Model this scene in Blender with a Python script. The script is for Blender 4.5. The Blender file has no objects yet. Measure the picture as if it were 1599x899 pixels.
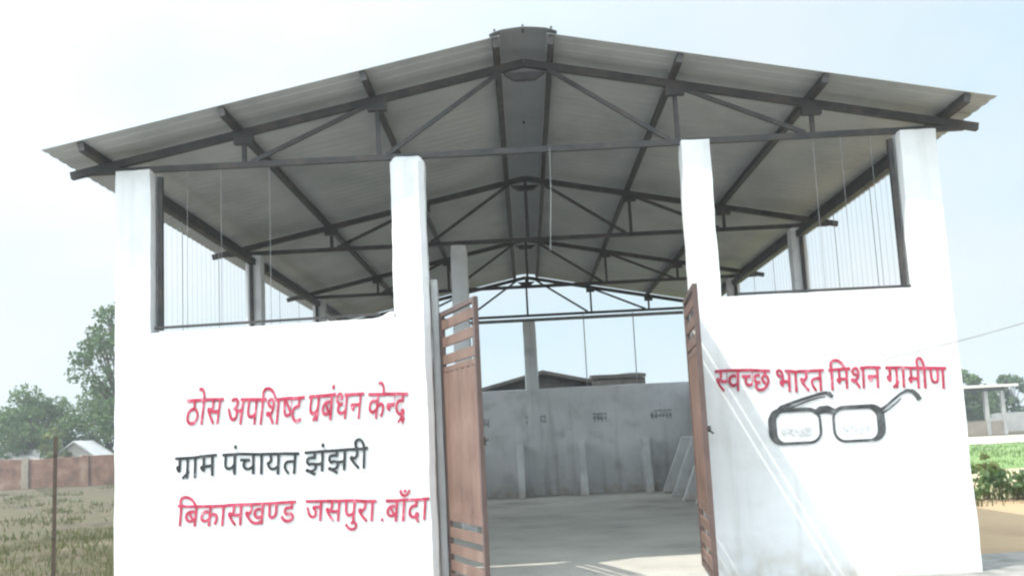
import bpy, bmesh, math, random
from mathutils import Vector, Matrix, noise
random.seed(7)
SC = bpy.context.scene
COL = SC.collection

# ------------------------------------------------------------------ camera
cam_d = bpy.data.cameras.new('camera')
cam_d.sensor_width = 36.0
cam_d.lens = 1663.3 / 1599.0 * 36.0
cam_d.clip_start = 0.1
cam_d.clip_end = 3000
cam = bpy.data.objects.new('camera', cam_d)
COL.objects.link(cam)
yaw, pitch, roll = 0.0073, 0.1408, 0.0502
r0 = Vector((math.cos(yaw), math.sin(yaw), 0)); f0 = Vector((-math.sin(yaw), math.cos(yaw), 0)); zz = Vector((0, 0, 1))
fw = f0 * math.cos(pitch) + zz * math.sin(pitch); u0 = zz * math.cos(pitch) - f0 * math.sin(pitch)
RR = r0 * math.cos(roll) - u0 * math.sin(roll); UU = r0 * math.sin(roll) + u0 * math.cos(roll)
CAM = Vector((-0.1029, -9.6943, 1.2351))
m = Matrix.Identity(4)
for i in range(3):
    m[i][0], m[i][1], m[i][2], m[i][3] = RR[i], UU[i], -fw[i], CAM[i]
cam.matrix_world = m
SC.camera = cam

# ------------------------------------------------------------------ light
SUN = Vector((-0.55, -0.37, 1.0)).normalized()          # towards the sun
elev = math.asin(SUN.z); azim = math.atan2(SUN.x, SUN.y)
world = bpy.data.worlds.new('World'); SC.world = world; world.use_nodes = True
wn, wl = world.node_tree.nodes, world.node_tree.links
wn.clear()
wo = wn.new('ShaderNodeOutputWorld'); bg = wn.new('ShaderNodeBackground')
sky = wn.new('ShaderNodeTexSky'); sky.sky_type = 'NISHITA'; sky.sun_disc = False
sky.sun_elevation = elev; sky.sun_rotation = azim
sky.altitude = 100; sky.air_density = 1.0; sky.dust_density = 2.5; sky.ozone_density = 2.0
# thin veil of bright cloud
tc = wn.new('ShaderNodeTexCoord'); mp = wn.new('ShaderNodeMapping'); mp.inputs['Scale'].default_value = (1, 1, 2.2)
ns = wn.new('ShaderNodeTexNoise'); ns.inputs['Scale'].default_value = 2.2; ns.inputs['Detail'].default_value = 5; ns.inputs['Roughness'].default_value = .5
rp = wn.new('ShaderNodeValToRGB'); rp.color_ramp.elements[0].position = .38; rp.color_ramp.elements[1].position = .66
rp.color_ramp.elements[0].color = (3.95, 5.0, 5.5, 1); rp.color_ramp.elements[1].color = (5.1, 5.4, 5.5, 1)   # thin bright veil
mx = wn.new('ShaderNodeMix'); mx.data_type = 'RGBA'; mx.inputs['Factor'].default_value = .9
wl.new(tc.outputs['Generated'], mp.inputs['Vector']); wl.new(mp.outputs['Vector'], ns.inputs['Vector'])
wl.new(ns.outputs['Fac'], rp.inputs['Fac']); wl.new(rp.outputs['Color'], mx.inputs['B'])
wl.new(sky.outputs['Color'], mx.inputs['A'])
# the hazy sky brightens towards the sun (aureole), behind and to the left of the camera
dt = wn.new('ShaderNodeVectorMath'); dt.operation = 'DOT_PRODUCT'; dt.inputs[1].default_value = SUN
mr = wn.new('ShaderNodeMapRange'); mr.interpolation_type = 'SMOOTHSTEP'
for k, v in (('From Min', -.12), ('From Max', 1.0), ('To Min', 1.0), ('To Max', 3.4)): mr.inputs[k].default_value = v
sc = wn.new('ShaderNodeVectorMath'); sc.operation = 'SCALE'
wl.new(tc.outputs['Generated'], dt.inputs[0]); wl.new(dt.outputs['Value'], mr.inputs['Value']); wl.new(mr.outputs['Result'], sc.inputs['Scale'])
wl.new(mx.outputs['Result'], sc.inputs[0]); wl.new(sc.outputs['Vector'], bg.inputs['Color'])
bg.inputs['Strength'].default_value = 0.15
wl.new(bg.outputs['Background'], wo.inputs['Surface'])
sd = bpy.data.lights.new('sun', 'SUN'); sd.energy = 3.6; sd.angle = math.radians(.55); sd.color = (1, .955, .87)
so = bpy.data.objects.new('sun', sd); COL.objects.link(so)
so.rotation_euler = SUN.to_track_quat('Z', 'Y').to_euler(); so.location = (-20, -15, 40)
SC.view_settings.view_transform = 'Standard'; SC.view_settings.look = 'None'
SC.view_settings.exposure = 0.28; SC.view_settings.gamma = 1.0; SC.view_settings.use_curve_mapping = False
SC.render.engine = 'CYCLES'
SC.cycles.filter_width = 2.3                            # a soft lens

# ------------------------------------------------------------------ helpers
def tag(o, label=None, cat=None, group=None, kind=None):
    for k, v in (('label', label), ('category', cat), ('group', group), ('kind', kind)):
        if v: o[k] = v
    return o
def empty(name, label, cat, loc=(0, 0, 0), group=None, rz=0):
    o = bpy.data.objects.new(name, None); COL.objects.link(o)
    o.location = loc; o.rotation_euler = (0, 0, rz); o.empty_display_size = .2
    return tag(o, label, cat, group)
def link(name, me, mat, parent=None):
    if mat and not me.materials: me.materials.append(mat)
    o = bpy.data.objects.new(name, me); COL.objects.link(o)
    if parent: o.parent = parent
    return o
def copy_tree(o, parent=None):
    c = o.copy(); COL.objects.link(c)
    if parent: c.parent = parent
    for ch in list(o.children): copy_tree(ch, c)
    return c

class MB:
    def __init__(s): s.v = []; s.f = []
    def add(s, vs, fs):
        n = len(s.v); s.v += [tuple(v) for v in vs]; s.f += [tuple(i + n for i in f) for f in fs]; return s
    def box(s, x0, x1, y0, y1, z0, z1):
        return s.add([(x0, y0, z0), (x1, y0, z0), (x1, y1, z0), (x0, y1, z0), (x0, y0, z1), (x1, y0, z1), (x1, y1, z1), (x0, y1, z1)],
                     [(0, 3, 2, 1), (4, 5, 6, 7), (0, 1, 5, 4), (1, 2, 6, 5), (2, 3, 7, 6), (3, 0, 4, 7)])
    def bar(s, p, q, w, h, up=(0, 0, 1)):
        p, q = Vector(p), Vector(q); d = (q - p).normalized(); u = Vector(up)
        if abs(d.dot(u)) > .99: u = Vector((0, 1, 0))
        a = d.cross(u).normalized() * w / 2; b = a.cross(d).normalized() * h / 2
        vs = [p - a - b, p + a - b, p + a + b, p - a + b, q - a - b, q + a - b, q + a + b, q - a + b]
        return s.add(vs, [(0, 1, 2, 3), (7, 6, 5, 4), (4, 5, 1, 0), (5, 6, 2, 1), (6, 7, 3, 2), (7, 4, 0, 3)])
    def angle(s, p, q, w, t, up=(0, 0, 1), flip=1):     # rolled steel angle: two thin legs
        p, q = Vector(p), Vector(q); d = (q - p).normalized(); u = Vector(up)
        if abs(d.dot(u)) > .99: u = Vector((0, 1, 0))
        a = d.cross(u).normalized() * flip; b = (a * flip).cross(d).normalized()
        s.bar(p + b * (w - t) / 2, q + b * (w - t) / 2, w, t, up)
        o = a * (w - t) / 2 - b * t / 2
        s.bar(p + o, q + o, t, w - t, up); return s
    def tube(s, pts, rad, n=8, cap=True):
        pts = [Vector(p) for p in pts]; rs = rad if isinstance(rad, (list, tuple)) else [rad] * len(pts)
        base = len(s.v); ref = None
        for i, p in enumerate(pts):
            d = (pts[min(i + 1, len(pts) - 1)] - pts[max(i - 1, 0)]).normalized()
            if ref is None: ref = Vector((0, 0, 1)) if abs(d.z) < .9 else Vector((1, 0, 0))
            a = d.cross(ref).normalized(); b = a.cross(d).normalized(); ref = b
            for k in range(n):
                t = 2 * math.pi * k / n; s.v.append(tuple(p + (a * math.cos(t) + b * math.sin(t)) * rs[i]))
        for i in range(len(pts) - 1):
            for k in range(n):
                s.f.append((base + i * n + k, base + i * n + (k + 1) % n, base + (i + 1) * n + (k + 1) % n, base + (i + 1) * n + k))
        if cap:
            s.f.append(tuple(base + k for k in range(n))[::-1]); s.f.append(tuple(base + (len(pts) - 1) * n + k for k in range(n)))
        return s
    def build(s, name, mat, parent=None, bevel=0, smooth=False):
        me = bpy.data.meshes.new(name); me.from_pydata(s.v, [], s.f); me.update()
        bm = bmesh.new(); bm.from_mesh(me); bmesh.ops.recalc_face_normals(bm, faces=bm.faces)
        if bevel: bmesh.ops.bevel(bm, geom=bm.edges[:], offset=bevel, segments=2, affect='EDGES', profile=.5)
        bm.to_mesh(me); bm.free()
        if smooth: me.shade_smooth()
        return link(name, me, mat, parent)

def plaster(name, x0, x1, y0, y1, z0, z1, mat, parent, res=.12, amp=.006, ztop=None, round_=.02, seed=0, axes=(1, 1, 1)):
    """A hand-plastered masonry block: gridded box, rounded arrises, edges that wander."""
    nx, ny, nz = [max(2, int(round(abs(b - a) / res)) + 1) for a, b in ((x0, x1), (y0, y1), (z0, z1))]
    bm = bmesh.new(); cache = {}
    def vert(i, j, k):
        key = (i, j, k)
        if key not in cache:
            x = x0 + (x1 - x0) * i / nx; y = y0 + (y1 - y0) * j / ny; zt = z1 if ztop is None else ztop(x)
            z = z0 + (zt - z0) * k / nz
            p = Vector((x, y, z))
            nv = noise.noise_vector(p * 2.1 + Vector((seed, 3.1 * seed, 0))) + noise.noise_vector(p * 7.3 + Vector((0, seed, 2 * seed))) * .6
            edge = (i in (0, nx)) + (j in (0, ny)) + (k == nz)
            d = Vector((nv.x * axes[0], nv.y * axes[1] * .35, nv.z * axes[2])) * amp
            if k == 0: d.z = 0
            p = p + d
            if edge >= 2:                                # knock the arris off
                c = Vector(((x0 + x1) / 2, (y0 + y1) / 2, z))
                q = (c - p); q.x = math.copysign(min(abs(q.x), round_ * .5), q.x) if i in (0, nx) else 0
                q.y = math.copysign(min(abs(q.y), round_ * .5), q.y) if j in (0, ny) else 0
                q.z = -round_ * .5 if k == nz else 0
                p = p + q
            cache[key] = bm.verts.new(p)
        return cache[key]
    def quad(a, b, c, d): bm.faces.new((vert(*a), vert(*b), vert(*c), vert(*d)))
    for i in range(nx):
        for k in range(nz):
            quad((i, 0, k), (i + 1, 0, k), (i + 1, 0, k + 1), (i, 0, k + 1)); quad((i, ny, k), (i, ny, k + 1), (i + 1, ny, k + 1), (i + 1, ny, k))
        for j in range(ny):
            quad((i, j, nz), (i + 1, j, nz), (i + 1, j + 1, nz), (i, j + 1, nz)); quad((i, j, 0), (i, j + 1, 0), (i + 1, j + 1, 0), (i + 1, j, 0))
    for j in range(ny):
        for k in range(nz):
            quad((0, j, k), (0, j, k + 1), (0, j + 1, k + 1), (0, j + 1, k)); quad((nx, j, k), (nx, j + 1, k), (nx, j + 1, k + 1), (nx, j, k + 1))
    bmesh.ops.recalc_face_normals(bm, faces=bm.faces)
    me = bpy.data.meshes.new(name); bm.to_mesh(me); bm.free(); me.shade_smooth()
    try: me.set_sharp_from_angle(angle=math.radians(25))
    except Exception: pass
    return link(name, me, mat, parent)

def material(name, cols, scale=4, rough=.8, bump=0, bscale=None, detail=6, metal=0, island=0, coord='Object', stretch=None, spec=None, dist=.01, lo=.3, hi=.7):
    mt = bpy.data.materials.new(name); mt.use_nodes = True
    n, l = mt.node_tree.nodes, mt.node_tree.links; b = n['Principled BSDF']
    b.inputs['Roughness'].default_value = rough; b.inputs['Metallic'].default_value = metal
    if spec is not None: b.inputs['Specular IOR Level'].default_value = spec
    t = n.new('ShaderNodeTexCoord'); vec = t.outputs[coord]
    if stretch:
        q = n.new('ShaderNodeMapping'); q.inputs['Scale'].default_value = stretch; l.new(vec, q.inputs['Vector']); vec = q.outputs['Vector']
    x = n.new('ShaderNodeTexNoise'); x.inputs['Scale'].default_value = scale; x.inputs['Detail'].default_value = detail; x.inputs['Roughness'].default_value = .6
    l.new(vec, x.inputs['Vector'])
    r = n.new('ShaderNodeValToRGB'); e = r.color_ramp.elements
    while len(e) < len(cols): e.new(.5)
    for i, c in enumerate(cols):
        e[i].position = lo + (hi - lo) * i / max(1, len(cols) - 1); e[i].color = (*c, 1)
    fac = x.outputs['Fac']
    if island:
        g = n.new('ShaderNodeNewGeometry'); mm = n.new('ShaderNodeMix'); mm.inputs['Factor'].default_value = island
        l.new(fac, mm.inputs['A']); l.new(g.outputs['Random Per Island'], mm.inputs['B']); fac = mm.outputs['Result']
    l.new(fac, r.inputs['Fac']); l.new(r.outputs['Color'], b.inputs['Base Color'])
    if bump:
        y = n.new('ShaderNodeTexNoise'); y.inputs['Scale'].default_value = bscale or scale * 4; y.inputs['Detail'].default_value = 8
        l.new(vec, y.inputs['Vector']); z = n.new('ShaderNodeBump'); z.inputs['Strength'].default_value = bump; z.inputs['Distance'].default_value = dist
        l.new(y.outputs['Fac'], z.inputs['Height']); l.new(z.outputs['Normal'], b.inputs['Normal'])
    return mt

def leafy(mt, amount=.35, col=(.16, .25, .05)):
    """light that passes through thin leaves"""
    n, l = mt.node_tree.nodes, mt.node_tree.links; b = n['Principled BSDF']; o = n['Material Output']
    t = n.new('ShaderNodeBsdfTranslucent'); t.inputs['Color'].default_value = (*col, 1); a = n.new('ShaderNodeMixShader'); a.inputs['Fac'].default_value = amount
    l.new(b.outputs[0], a.inputs[1]); l.new(t.outputs[0], a.inputs[2]); l.new(a.outputs[0], o.inputs['Surface']); return mt

M = {}
def limewash(name, cols, dirt, streak, base):
    """whitewash with brushed patches, rain streaks from the top and mud splashed at the foot"""
    mt = material(name, cols, 1.3, .92, .3, 11, detail=9, spec=.15, dist=.012)
    n, l = mt.node_tree.nodes, mt.node_tree.links; b = n['Principled BSDF']; src = b.inputs['Base Color'].links[0].from_socket
    t = n.new('ShaderNodeTexCoord')
    def mask(scale, stretch, lo, hi, gain, detail=7):
        q = n.new('ShaderNodeMapping'); q.inputs['Scale'].default_value = stretch; l.new(t.outputs['Object'], q.inputs['Vector'])
        x = n.new('ShaderNodeTexNoise'); x.inputs['Scale'].default_value = scale; x.inputs['Detail'].default_value = detail; l.new(q.outputs['Vector'], x.inputs['Vector'])
        r = n.new('ShaderNodeMapRange'); l.new(x.outputs['Fac'], r.inputs['Value'])
        for k, v in (('From Min', lo), ('From Max', hi), ('To Min', 0), ('To Max', gain)): r.inputs[k].default_value = v
        return r.outputs['Result']
    def over(src, fac, col):
        m = n.new('ShaderNodeMix'); m.data_type = 'RGBA'; l.new(fac, m.inputs['Factor']); l.new(src, m.inputs['A']); m.inputs['B'].default_value = (*col, 1); return m.outputs['Result']
    src = over(src, mask(5.0, (1, 1, .07), .56, .80, streak), dirt)
    src = over(src, mask(2.4, (1, 1, 1), .55, .75, streak * .8, 10), dirt)
    z = n.new('ShaderNodeSeparateXYZ'); l.new(t.outputs['Object'], z.inputs['Vector'])
    f = n.new('ShaderNodeMapRange'); l.new(z.outputs['Z'], f.inputs['Value'])
    for k, v in (('From Min', -.1), ('From Max', .32), ('To Min', 1), ('To Max', 0)): f.inputs[k].default_value = v
    mm = n.new('ShaderNodeMath'); mm.operation = 'MULTIPLY'; l.new(f.outputs['Result'], mm.inputs[0]); l.new(mask(6, (1, 1, 1), .38, .66, base), mm.inputs[1])
    src = over(src, mm.outputs['Value'], (.42, .32, .20)); l.new(src, b.inputs['Base Color']); return mt
M['white'] = limewash('white_limewash', [(.70, .70, .695), (.77, .77, .77), (.82, .82, .82)], (.46, .445, .41), .5, .5)
M['inner'] = limewash('stained_limewash', [(.64, .64, .645), (.76, .76, .77), (.83, .83, .845)], (.33, .33, .32), .6, .8)
M['jamb'] = material('bare_cement_jamb', [(.36, .355, .35), (.47, .465, .46)], 3, .9, .3, 20)
M['floor'] = material('cement_floor', [(.30, .285, .25), (.49, .47, .42), (.58, .555, .50), (.63, .605, .55)], .75, .8, .35, 9, detail=11, lo=.28, hi=.72)
M['sheet'] = material('galvanised_sheet', [(.31, .325, .33), (.41, .425, .43), (.48, .49, .485)], 1.1, .6, 0, metal=.1, stretch=(1, .7, 1))
M['cap'] = material('bluish_ridge_sheet', [(.26, .275, .29), (.34, .355, .37)], 2, .5, metal=.25)
M['steel'] = material('dark_red_oxide_steel', [(.020, .019, .019), (.042, .039, .037), (.075, .058, .048)], 6, .6, detail=9)
M['gate'] = material('brown_gate_paint', [(.06, .034, .024), (.15, .088, .066), (.19, .118, .092), (.28, .195, .16)], 2.6, .6, .35, 22, stretch=(1.3, 1.3, .75), detail=11, lo=.25, hi=.78)
M['gate_dark'] = material('dark_brown_gate_paint', [(.075, .045, .04), (.12, .075, .063)], 4, .5)
M['red'] = material('red_sign_paint', [(.28, .01, .03), (.42, .03, .07), (.50, .07, .12), (.70, .42, .45)], 14, .8, detail=9, lo=.3, hi=.74)
M['black'] = material('black_sign_paint', [(.008, .009, .009), (.02, .021, .021), (.045, .048, .048), (.30, .30, .30)], 14, .8, detail=9, lo=.3, hi=.76)
M['spectacle_paint'] = material('dark_grey_sign_paint', [(.022, .023, .023), (.05, .052, .052), (.11, .115, .115), (.40, .40, .40)], 10, .85, detail=10, lo=.3, hi=.78)
M['grey_paint'] = material('thin_grey_sign_paint', [(.56, .57, .57), (.70, .70, .70)], 30, .8)
M['smudge'] = material('faded_grey_lettering', [(.20, .205, .21), (.34, .34, .35), (.62, .62, .63)], 14, .9)
M['wire'] = material('zinc_wire', [(.20, .20, .20), (.30, .30, .30)], 8, .6, metal=.3)
M['rust'] = material('rusty_post', [(.035, .024, .017), (.075, .047, .03)], 12, .85, .3, 60)

# ------------------------------------------------------------------ the shed
GZ = -0.12                                              # ground, a step below the cement floor
ZC = 3.915                                              # pillar tops
Y0, BAY = 0.115, 4.58
YT = [Y0 + BAY * k for k in range(4)]
YB = 13.85                                              # back wall, inner face
shed = empty('waste_shed', 'white open-sided shed with grey gable roof, painted Hindi lettering and open brown gates', 'shed')
L_SILL = lambda x: 2.372 + (x + 3.5) * .015
R_SILL = lambda x: 2.437
plaster('floor_slab', -3.80, 3.80, .012, 14.08, GZ, 0, M['floor'], shed, res=.6, amp=.003)

def pillar(x0, x1, y0, y1, top=ZC, mat='white', seed=0, amp=.010, rnd=.014):
    return plaster('pillar', x0, x1, y0, y1, GZ, top, M[mat], shed, res=.06 if rnd > .04 else .1, amp=amp, round_=rnd, seed=seed, axes=(1, 0, 1))
pA = pillar(-3.85, -3.505, 0, .24, seed=1); pB = pillar(-1.262, -.945, 0, .24, seed=2, rnd=.05)
pC = pillar(1.467, 1.745, 0, .24, seed=3, top=3.93); pD = pillar(3.508, 3.85, 0, .24, seed=4)
fl = plaster('front_wall', -3.56, -1.20, .0015, .22, GZ, 2.37, M['white'], shed, res=.14, amp=.004, ztop=L_SILL, seed=5, axes=(0, .2, 1))
fr = plaster('front_wall', 1.69, 3.56, .0015, .22, GZ, 2.437, M['white'], shed, res=.14, amp=.004, ztop=R_SILL, seed=6, axes=(0, .2, 1))
fl['label'] = 'white front wall with three lines of red and black lettering'
fr['label'] = 'white front wall with one red line above painted spectacles'
# rough mortar lump where the left sill meets the gate pillar
MB().add([(-1.42, .01, 2.39), (-1.266, .01, 2.39), (-1.266, .01, 2.455), (-1.31, .01, 2.45), (-1.42, .21, 2.39), (-1.266, .21, 2.39), (-1.266, .21, 2.455), (-1.31, .21, 2.45)],
         [(0, 1, 2, 3), (7, 6, 5, 4), (0, 4, 5, 1), (2, 6, 7, 3), (3, 7, 4, 0), (1, 5, 6, 2)]).build('mortar_lump', M['white'], fl, bevel=.01)
plaster('gate_jamb', -.942, -.862, .13, .235, GZ, 2.75, M['jamb'], shed, res=.12, amp=.004, seed=9)
for s in (-1, 1):
    a, b = sorted((s * 3.85, s * 3.62))
    plaster('side_wall', a, b, .245, YB + .23, GZ, 2.41, M['inner'], shed, res=.3, amp=.006, seed=10 + s)
    for k in (1, 2, 3):
        c, d = sorted((s * 3.835, s * 3.60))
        pillar(c, d, YT[k] - .12, YT[k] + .12, 3.90, 'inner', 12 + k + s, .008, .03)
pillar(-1.03, -.80, YT[1] - .12, YT[1] + .12, 3.90, 'inner', 21, .008, .03)
plaster('back_wall', -3.615, 3.615, YB, YB + .23, GZ, 2.31, M['inner'], shed, res=.3, amp=.006, seed=15)
plaster('pillar', -.085, .205, YB - .03, YB + .21, GZ, 3.80, M['inner'], shed, res=.12, amp=.008, seed=16)
# low tapering bin walls along the back and right side
def fin(p, along, out, length_top, length_bot, h, t=.14):
    p, a, o = Vector(p), Vector(along), Vector(out)
    vs = []
    for s in (-t / 2, t / 2):
        vs += [p + a * s, p + a * s + o * length_bot, p + a * s + o * length_top + Vector((0, 0, h)), p + a * s + Vector((0, 0, h))]
    mb = MB().add(vs, [(0, 1, 2, 3), (7, 6, 5, 4), (0, 4, 5, 1), (1, 5, 6, 2), (2, 6, 7, 3), (3, 7, 4, 0)])
    return mb.build('bin_partition', M['inner'], shed, bevel=.02)
for x in (-2.88, -1.58, -.27, 1.05, 2.42): fin((x, YB + .01, 0), (1, 0, 0), (0, -1, 0), .55, .95, 1.12, .15)
for y in (12.55, 11.15, 9.75, 8.35, 6.95): fin((3.63, y, 0), (0, 1, 0), (-1, 0, 0), .55, 1.02, 1.12, .13)

# trusses
XC, SL, ZA = .045, .203, 4.79
def chord_z(x): return ZA - SL * abs(x - XC)
XL, XR = -4.30, 4.29
def truss(k):
    y = YT[k]
    tr = empty('truss', None, None, (0, 0, 0)); tr.parent = shed
    st = M['steel']
    for xe in (XL, XR):
        MB().bar((XC, y, ZA), (xe, y, chord_z(xe)), .065, .07).build('top_chord', st, tr)
    MB().bar((-4.16, y, 3.932), (4.16, y, 3.932), .05, .055).build('bottom_chord', st, tr)
    zb = 3.955
    for s in (-1, 1):
        for xn in (2.70, 1.42):
            x = XC + s * xn
            MB().bar((x, y + .012, zb), (x, y + .012, chord_z(x) - .03), .04, .04).build('strut', st, tr)
        for xb, xt in ((2.62, 1.48), (1.34, .22)):
            MB().bar((XC + s * xb, y - .012, zb), (XC + s * xt, y - .012, chord_z(XC + s * xt) - .03), .035, .04).build('brace', st, tr)
        for xn in (2.70, 1.42):
            x = XC + s * xn
            MB().add([(x - .09, y - .036, chord_z(x) - .11), (x + .09, y - .036, chord_z(x) - .11), (x + .09, y - .036, chord_z(x) + .02), (x - .09, y - .036, chord_z(x) + .02),
                      (x - .09, y + .036, chord_z(x) - .11), (x + .09, y + .036, chord_z(x) - .11), (x + .09, y + .036, chord_z(x) + .02), (x - .09, y + .036, chord_z(x) + .02)],
                     [(0, 1, 2, 3), (7, 6, 5, 4), (0, 4, 5, 1), (1, 5, 6, 2), (2, 6, 7, 3), (3, 7, 4, 0)]).build('gusset', st, tr)
    MB().add([(XC - .2, y - .037, ZA - .10), (XC + .2, y - .037, ZA - .10), (XC + .1, y - .037, ZA - .17), (XC - .1, y - .037, ZA - .17),
              (XC - .2, y + .037, ZA - .10), (XC + .2, y + .037, ZA - .10), (XC + .1, y + .037, ZA - .17), (XC - .1, y + .037, ZA - .17)],
             [(0, 1, 2, 3), (7, 6, 5, 4), (0, 4, 5, 1), (1, 5, 6, 2), (2, 6, 7, 3), (3, 7, 4, 0)]).build('gusset', st, tr)
    if k: MB().bar((XC, y + .013, zb), (XC, y + .013, ZA - .03), .045, .045).build('king_post', st, tr)
    return tr
for k in range(4): truss(k)
# purlins run front to back over the trusses
YF, YR = -.40, 14.3
for xp in (-4.0, -2.72, -1.42, -.20, .29, 1.45, 2.75, 4.0):
    s = -1 if xp < XC else 1
    z = chord_z(xp) + .037
    up = Vector((s * SL, 0, 1)).normalized()
    MB().bar(Vector((xp, YF + .02, z)) + up * .043, Vector((xp, YR - .04, z)) + up * .043, .055, .084, up).build('purlin', M['steel'], shed)
for s in (-1, 1):                                       # a pipe along the side wall tops, under the eaves
    MB().bar((s * 3.72, .25, 3.80), (s * 3.72, YB + .1, 3.80), .08, .09).build('wall_plate', M['steel'], shed)
# corrugated roof sheets
def sheet(xa, xb):
    z0 = .132
    ys = []; y = YF; pitch = .19; prof = [(0, 0), (.10, 0), (.125, .008), (.165, .008)]
    while y < YR:
        for dy, dz in prof: ys.append((y + dy, dz))
        y += pitch
    vs, fs = [], []; nseg = 4
    for th in (0, .0035):
        for (yy, dz) in ys:
            for i in range(nseg + 1):
                x = xa + (xb - xa) * i / nseg
                vs.append((x, yy, chord_z(x) + z0 + dz + th + .004 * noise.noise(Vector((x * .8, yy * .5, 3)))))
    n = nseg + 1; N = len(ys) * n
    for j in range(len(ys) - 1):
        for i in range(nseg):
            a = j * n + i; fs += [(a, a + n, a + n + 1, a + 1), (N + a, N + a + 1, N + a + n + 1, N + a + n)]
    for i in range(nseg): fs += [(i, i + 1, N + i + 1, N + i)]; a = (len(ys) - 1) * n + i; fs += [(a, N + a, N + a + 1, a + 1)]
    for j in range(len(ys) - 1):
        a = j * n; fs += [(a, N + a, N + a + n, a + n)]; a += nseg; fs += [(a, a + n, N + a + n, N + a)]
    return MB().add(vs, fs).build('roof_sheet', M['sheet'], shed)
sheet(-4.36, -.17); sheet(.26, 4.27)
# ridge cap: a shallow arched strip over the gap, its edges lapping the sheets
vs, fs = [], []
arc = [(-.31, .155), (-.25, .166), (-.2, .170), (-.1, .176), (0, .178), (.1, .176), (.2, .170), (.25, .166), (.31, .155)]
for th in (0, .004):
    for yy in (YF - .03, YR + .02):
        for dx, dz in arc: vs.append((XC + dx, yy, (ZA - SL * abs(dx) + dz if abs(dx) > .2 else ZA - SL * .2 + dz + .012 * (1 - abs(dx) / .2)) + th))
na = len(arc)
for i in range(na - 1):
    fs += [(i, i + 1, na + i + 1, na + i), (2 * na + i, 3 * na + i, 3 * na + i + 1, 2 * na + i + 1), (i, 2 * na + i, 2 * na + i + 1, i + 1), (na + i, na + i + 1, 3 * na + i + 1, 3 * na + i)]
fs += [(0, na, 3 * na, 2 * na), (na - 1, 3 * na - 1, 4 * na - 1, 2 * na - 1)]
rc = MB().add(vs, fs).build('ridge_cap', M['cap'], shed)
for x in (XC - .26, XC + .26, XC):                       # bolts standing up on the cap
    for y in (YF + .04, 1.0, 2.5):
        MB().tube([(x, y, ZA + .12), (x, y, ZA + (.195 if x == XC else .165))], .011, 6).build('bolt', M['steel'], rc)

# wire screens
def front_screen(xa, xb, xs, zs, dark_side):
    f = MB().bar((xa, .06, zs + .014), (xb, .06, zs + (.036 if dark_side < 0 else .008)), .03, .022).build('screen_rail', M['steel'], shed)
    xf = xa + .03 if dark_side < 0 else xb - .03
    MB().bar((xf, .14, zs), (xf, .14, 3.86), .045, .05).build('screen_and_shade_post', M['steel'], f)  # dark bar added to stand for shade on the end pillar's inner face
    for x in xs: MB().tube([(x, .10, zs), (x + .008, .10, 3.9)], .0026, 5).build('wire_strand', M['wire'], f)
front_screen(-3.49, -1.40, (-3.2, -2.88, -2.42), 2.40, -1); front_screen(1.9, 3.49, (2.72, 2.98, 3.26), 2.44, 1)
for s in (-1, 1):
    for k in range(3):
        ya, yb = (YT[k] + .13 + (.02 if k else .01)), YT[k + 1] - .13
        x = s * 3.735
        mb = MB(); n = max(2, int((yb - ya) / .17))
        for i in range(n + 1):
            y = ya + (yb - ya) * i / n; mb.tube([(x, y, 2.42), (x, y, 3.76)], (.0012 if i % 8 else .0045), 4, cap=False)
        o = mb.build('wire_screen', M['wire'], shed)
        for y in (ya + .02, yb - .02): MB().bar((x, y, 2.42), (x, y, 3.75), .045, .045).build('screen_and_shade_post', M['steel'], o)
bb = MB().bar((-3.5, YB + .07, 3.84), (3.5, YB + .07, 3.84), .05, .07).build('screen_rail', M['wire'], shed)
for x in (-2.3, -1.2, 1.28, 2.38): MB().tube([(x, YB + .06, 2.32), (x, YB + .06, 3.9)], .012, 6).build('wire_strand', M['wire'], bb)

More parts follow.
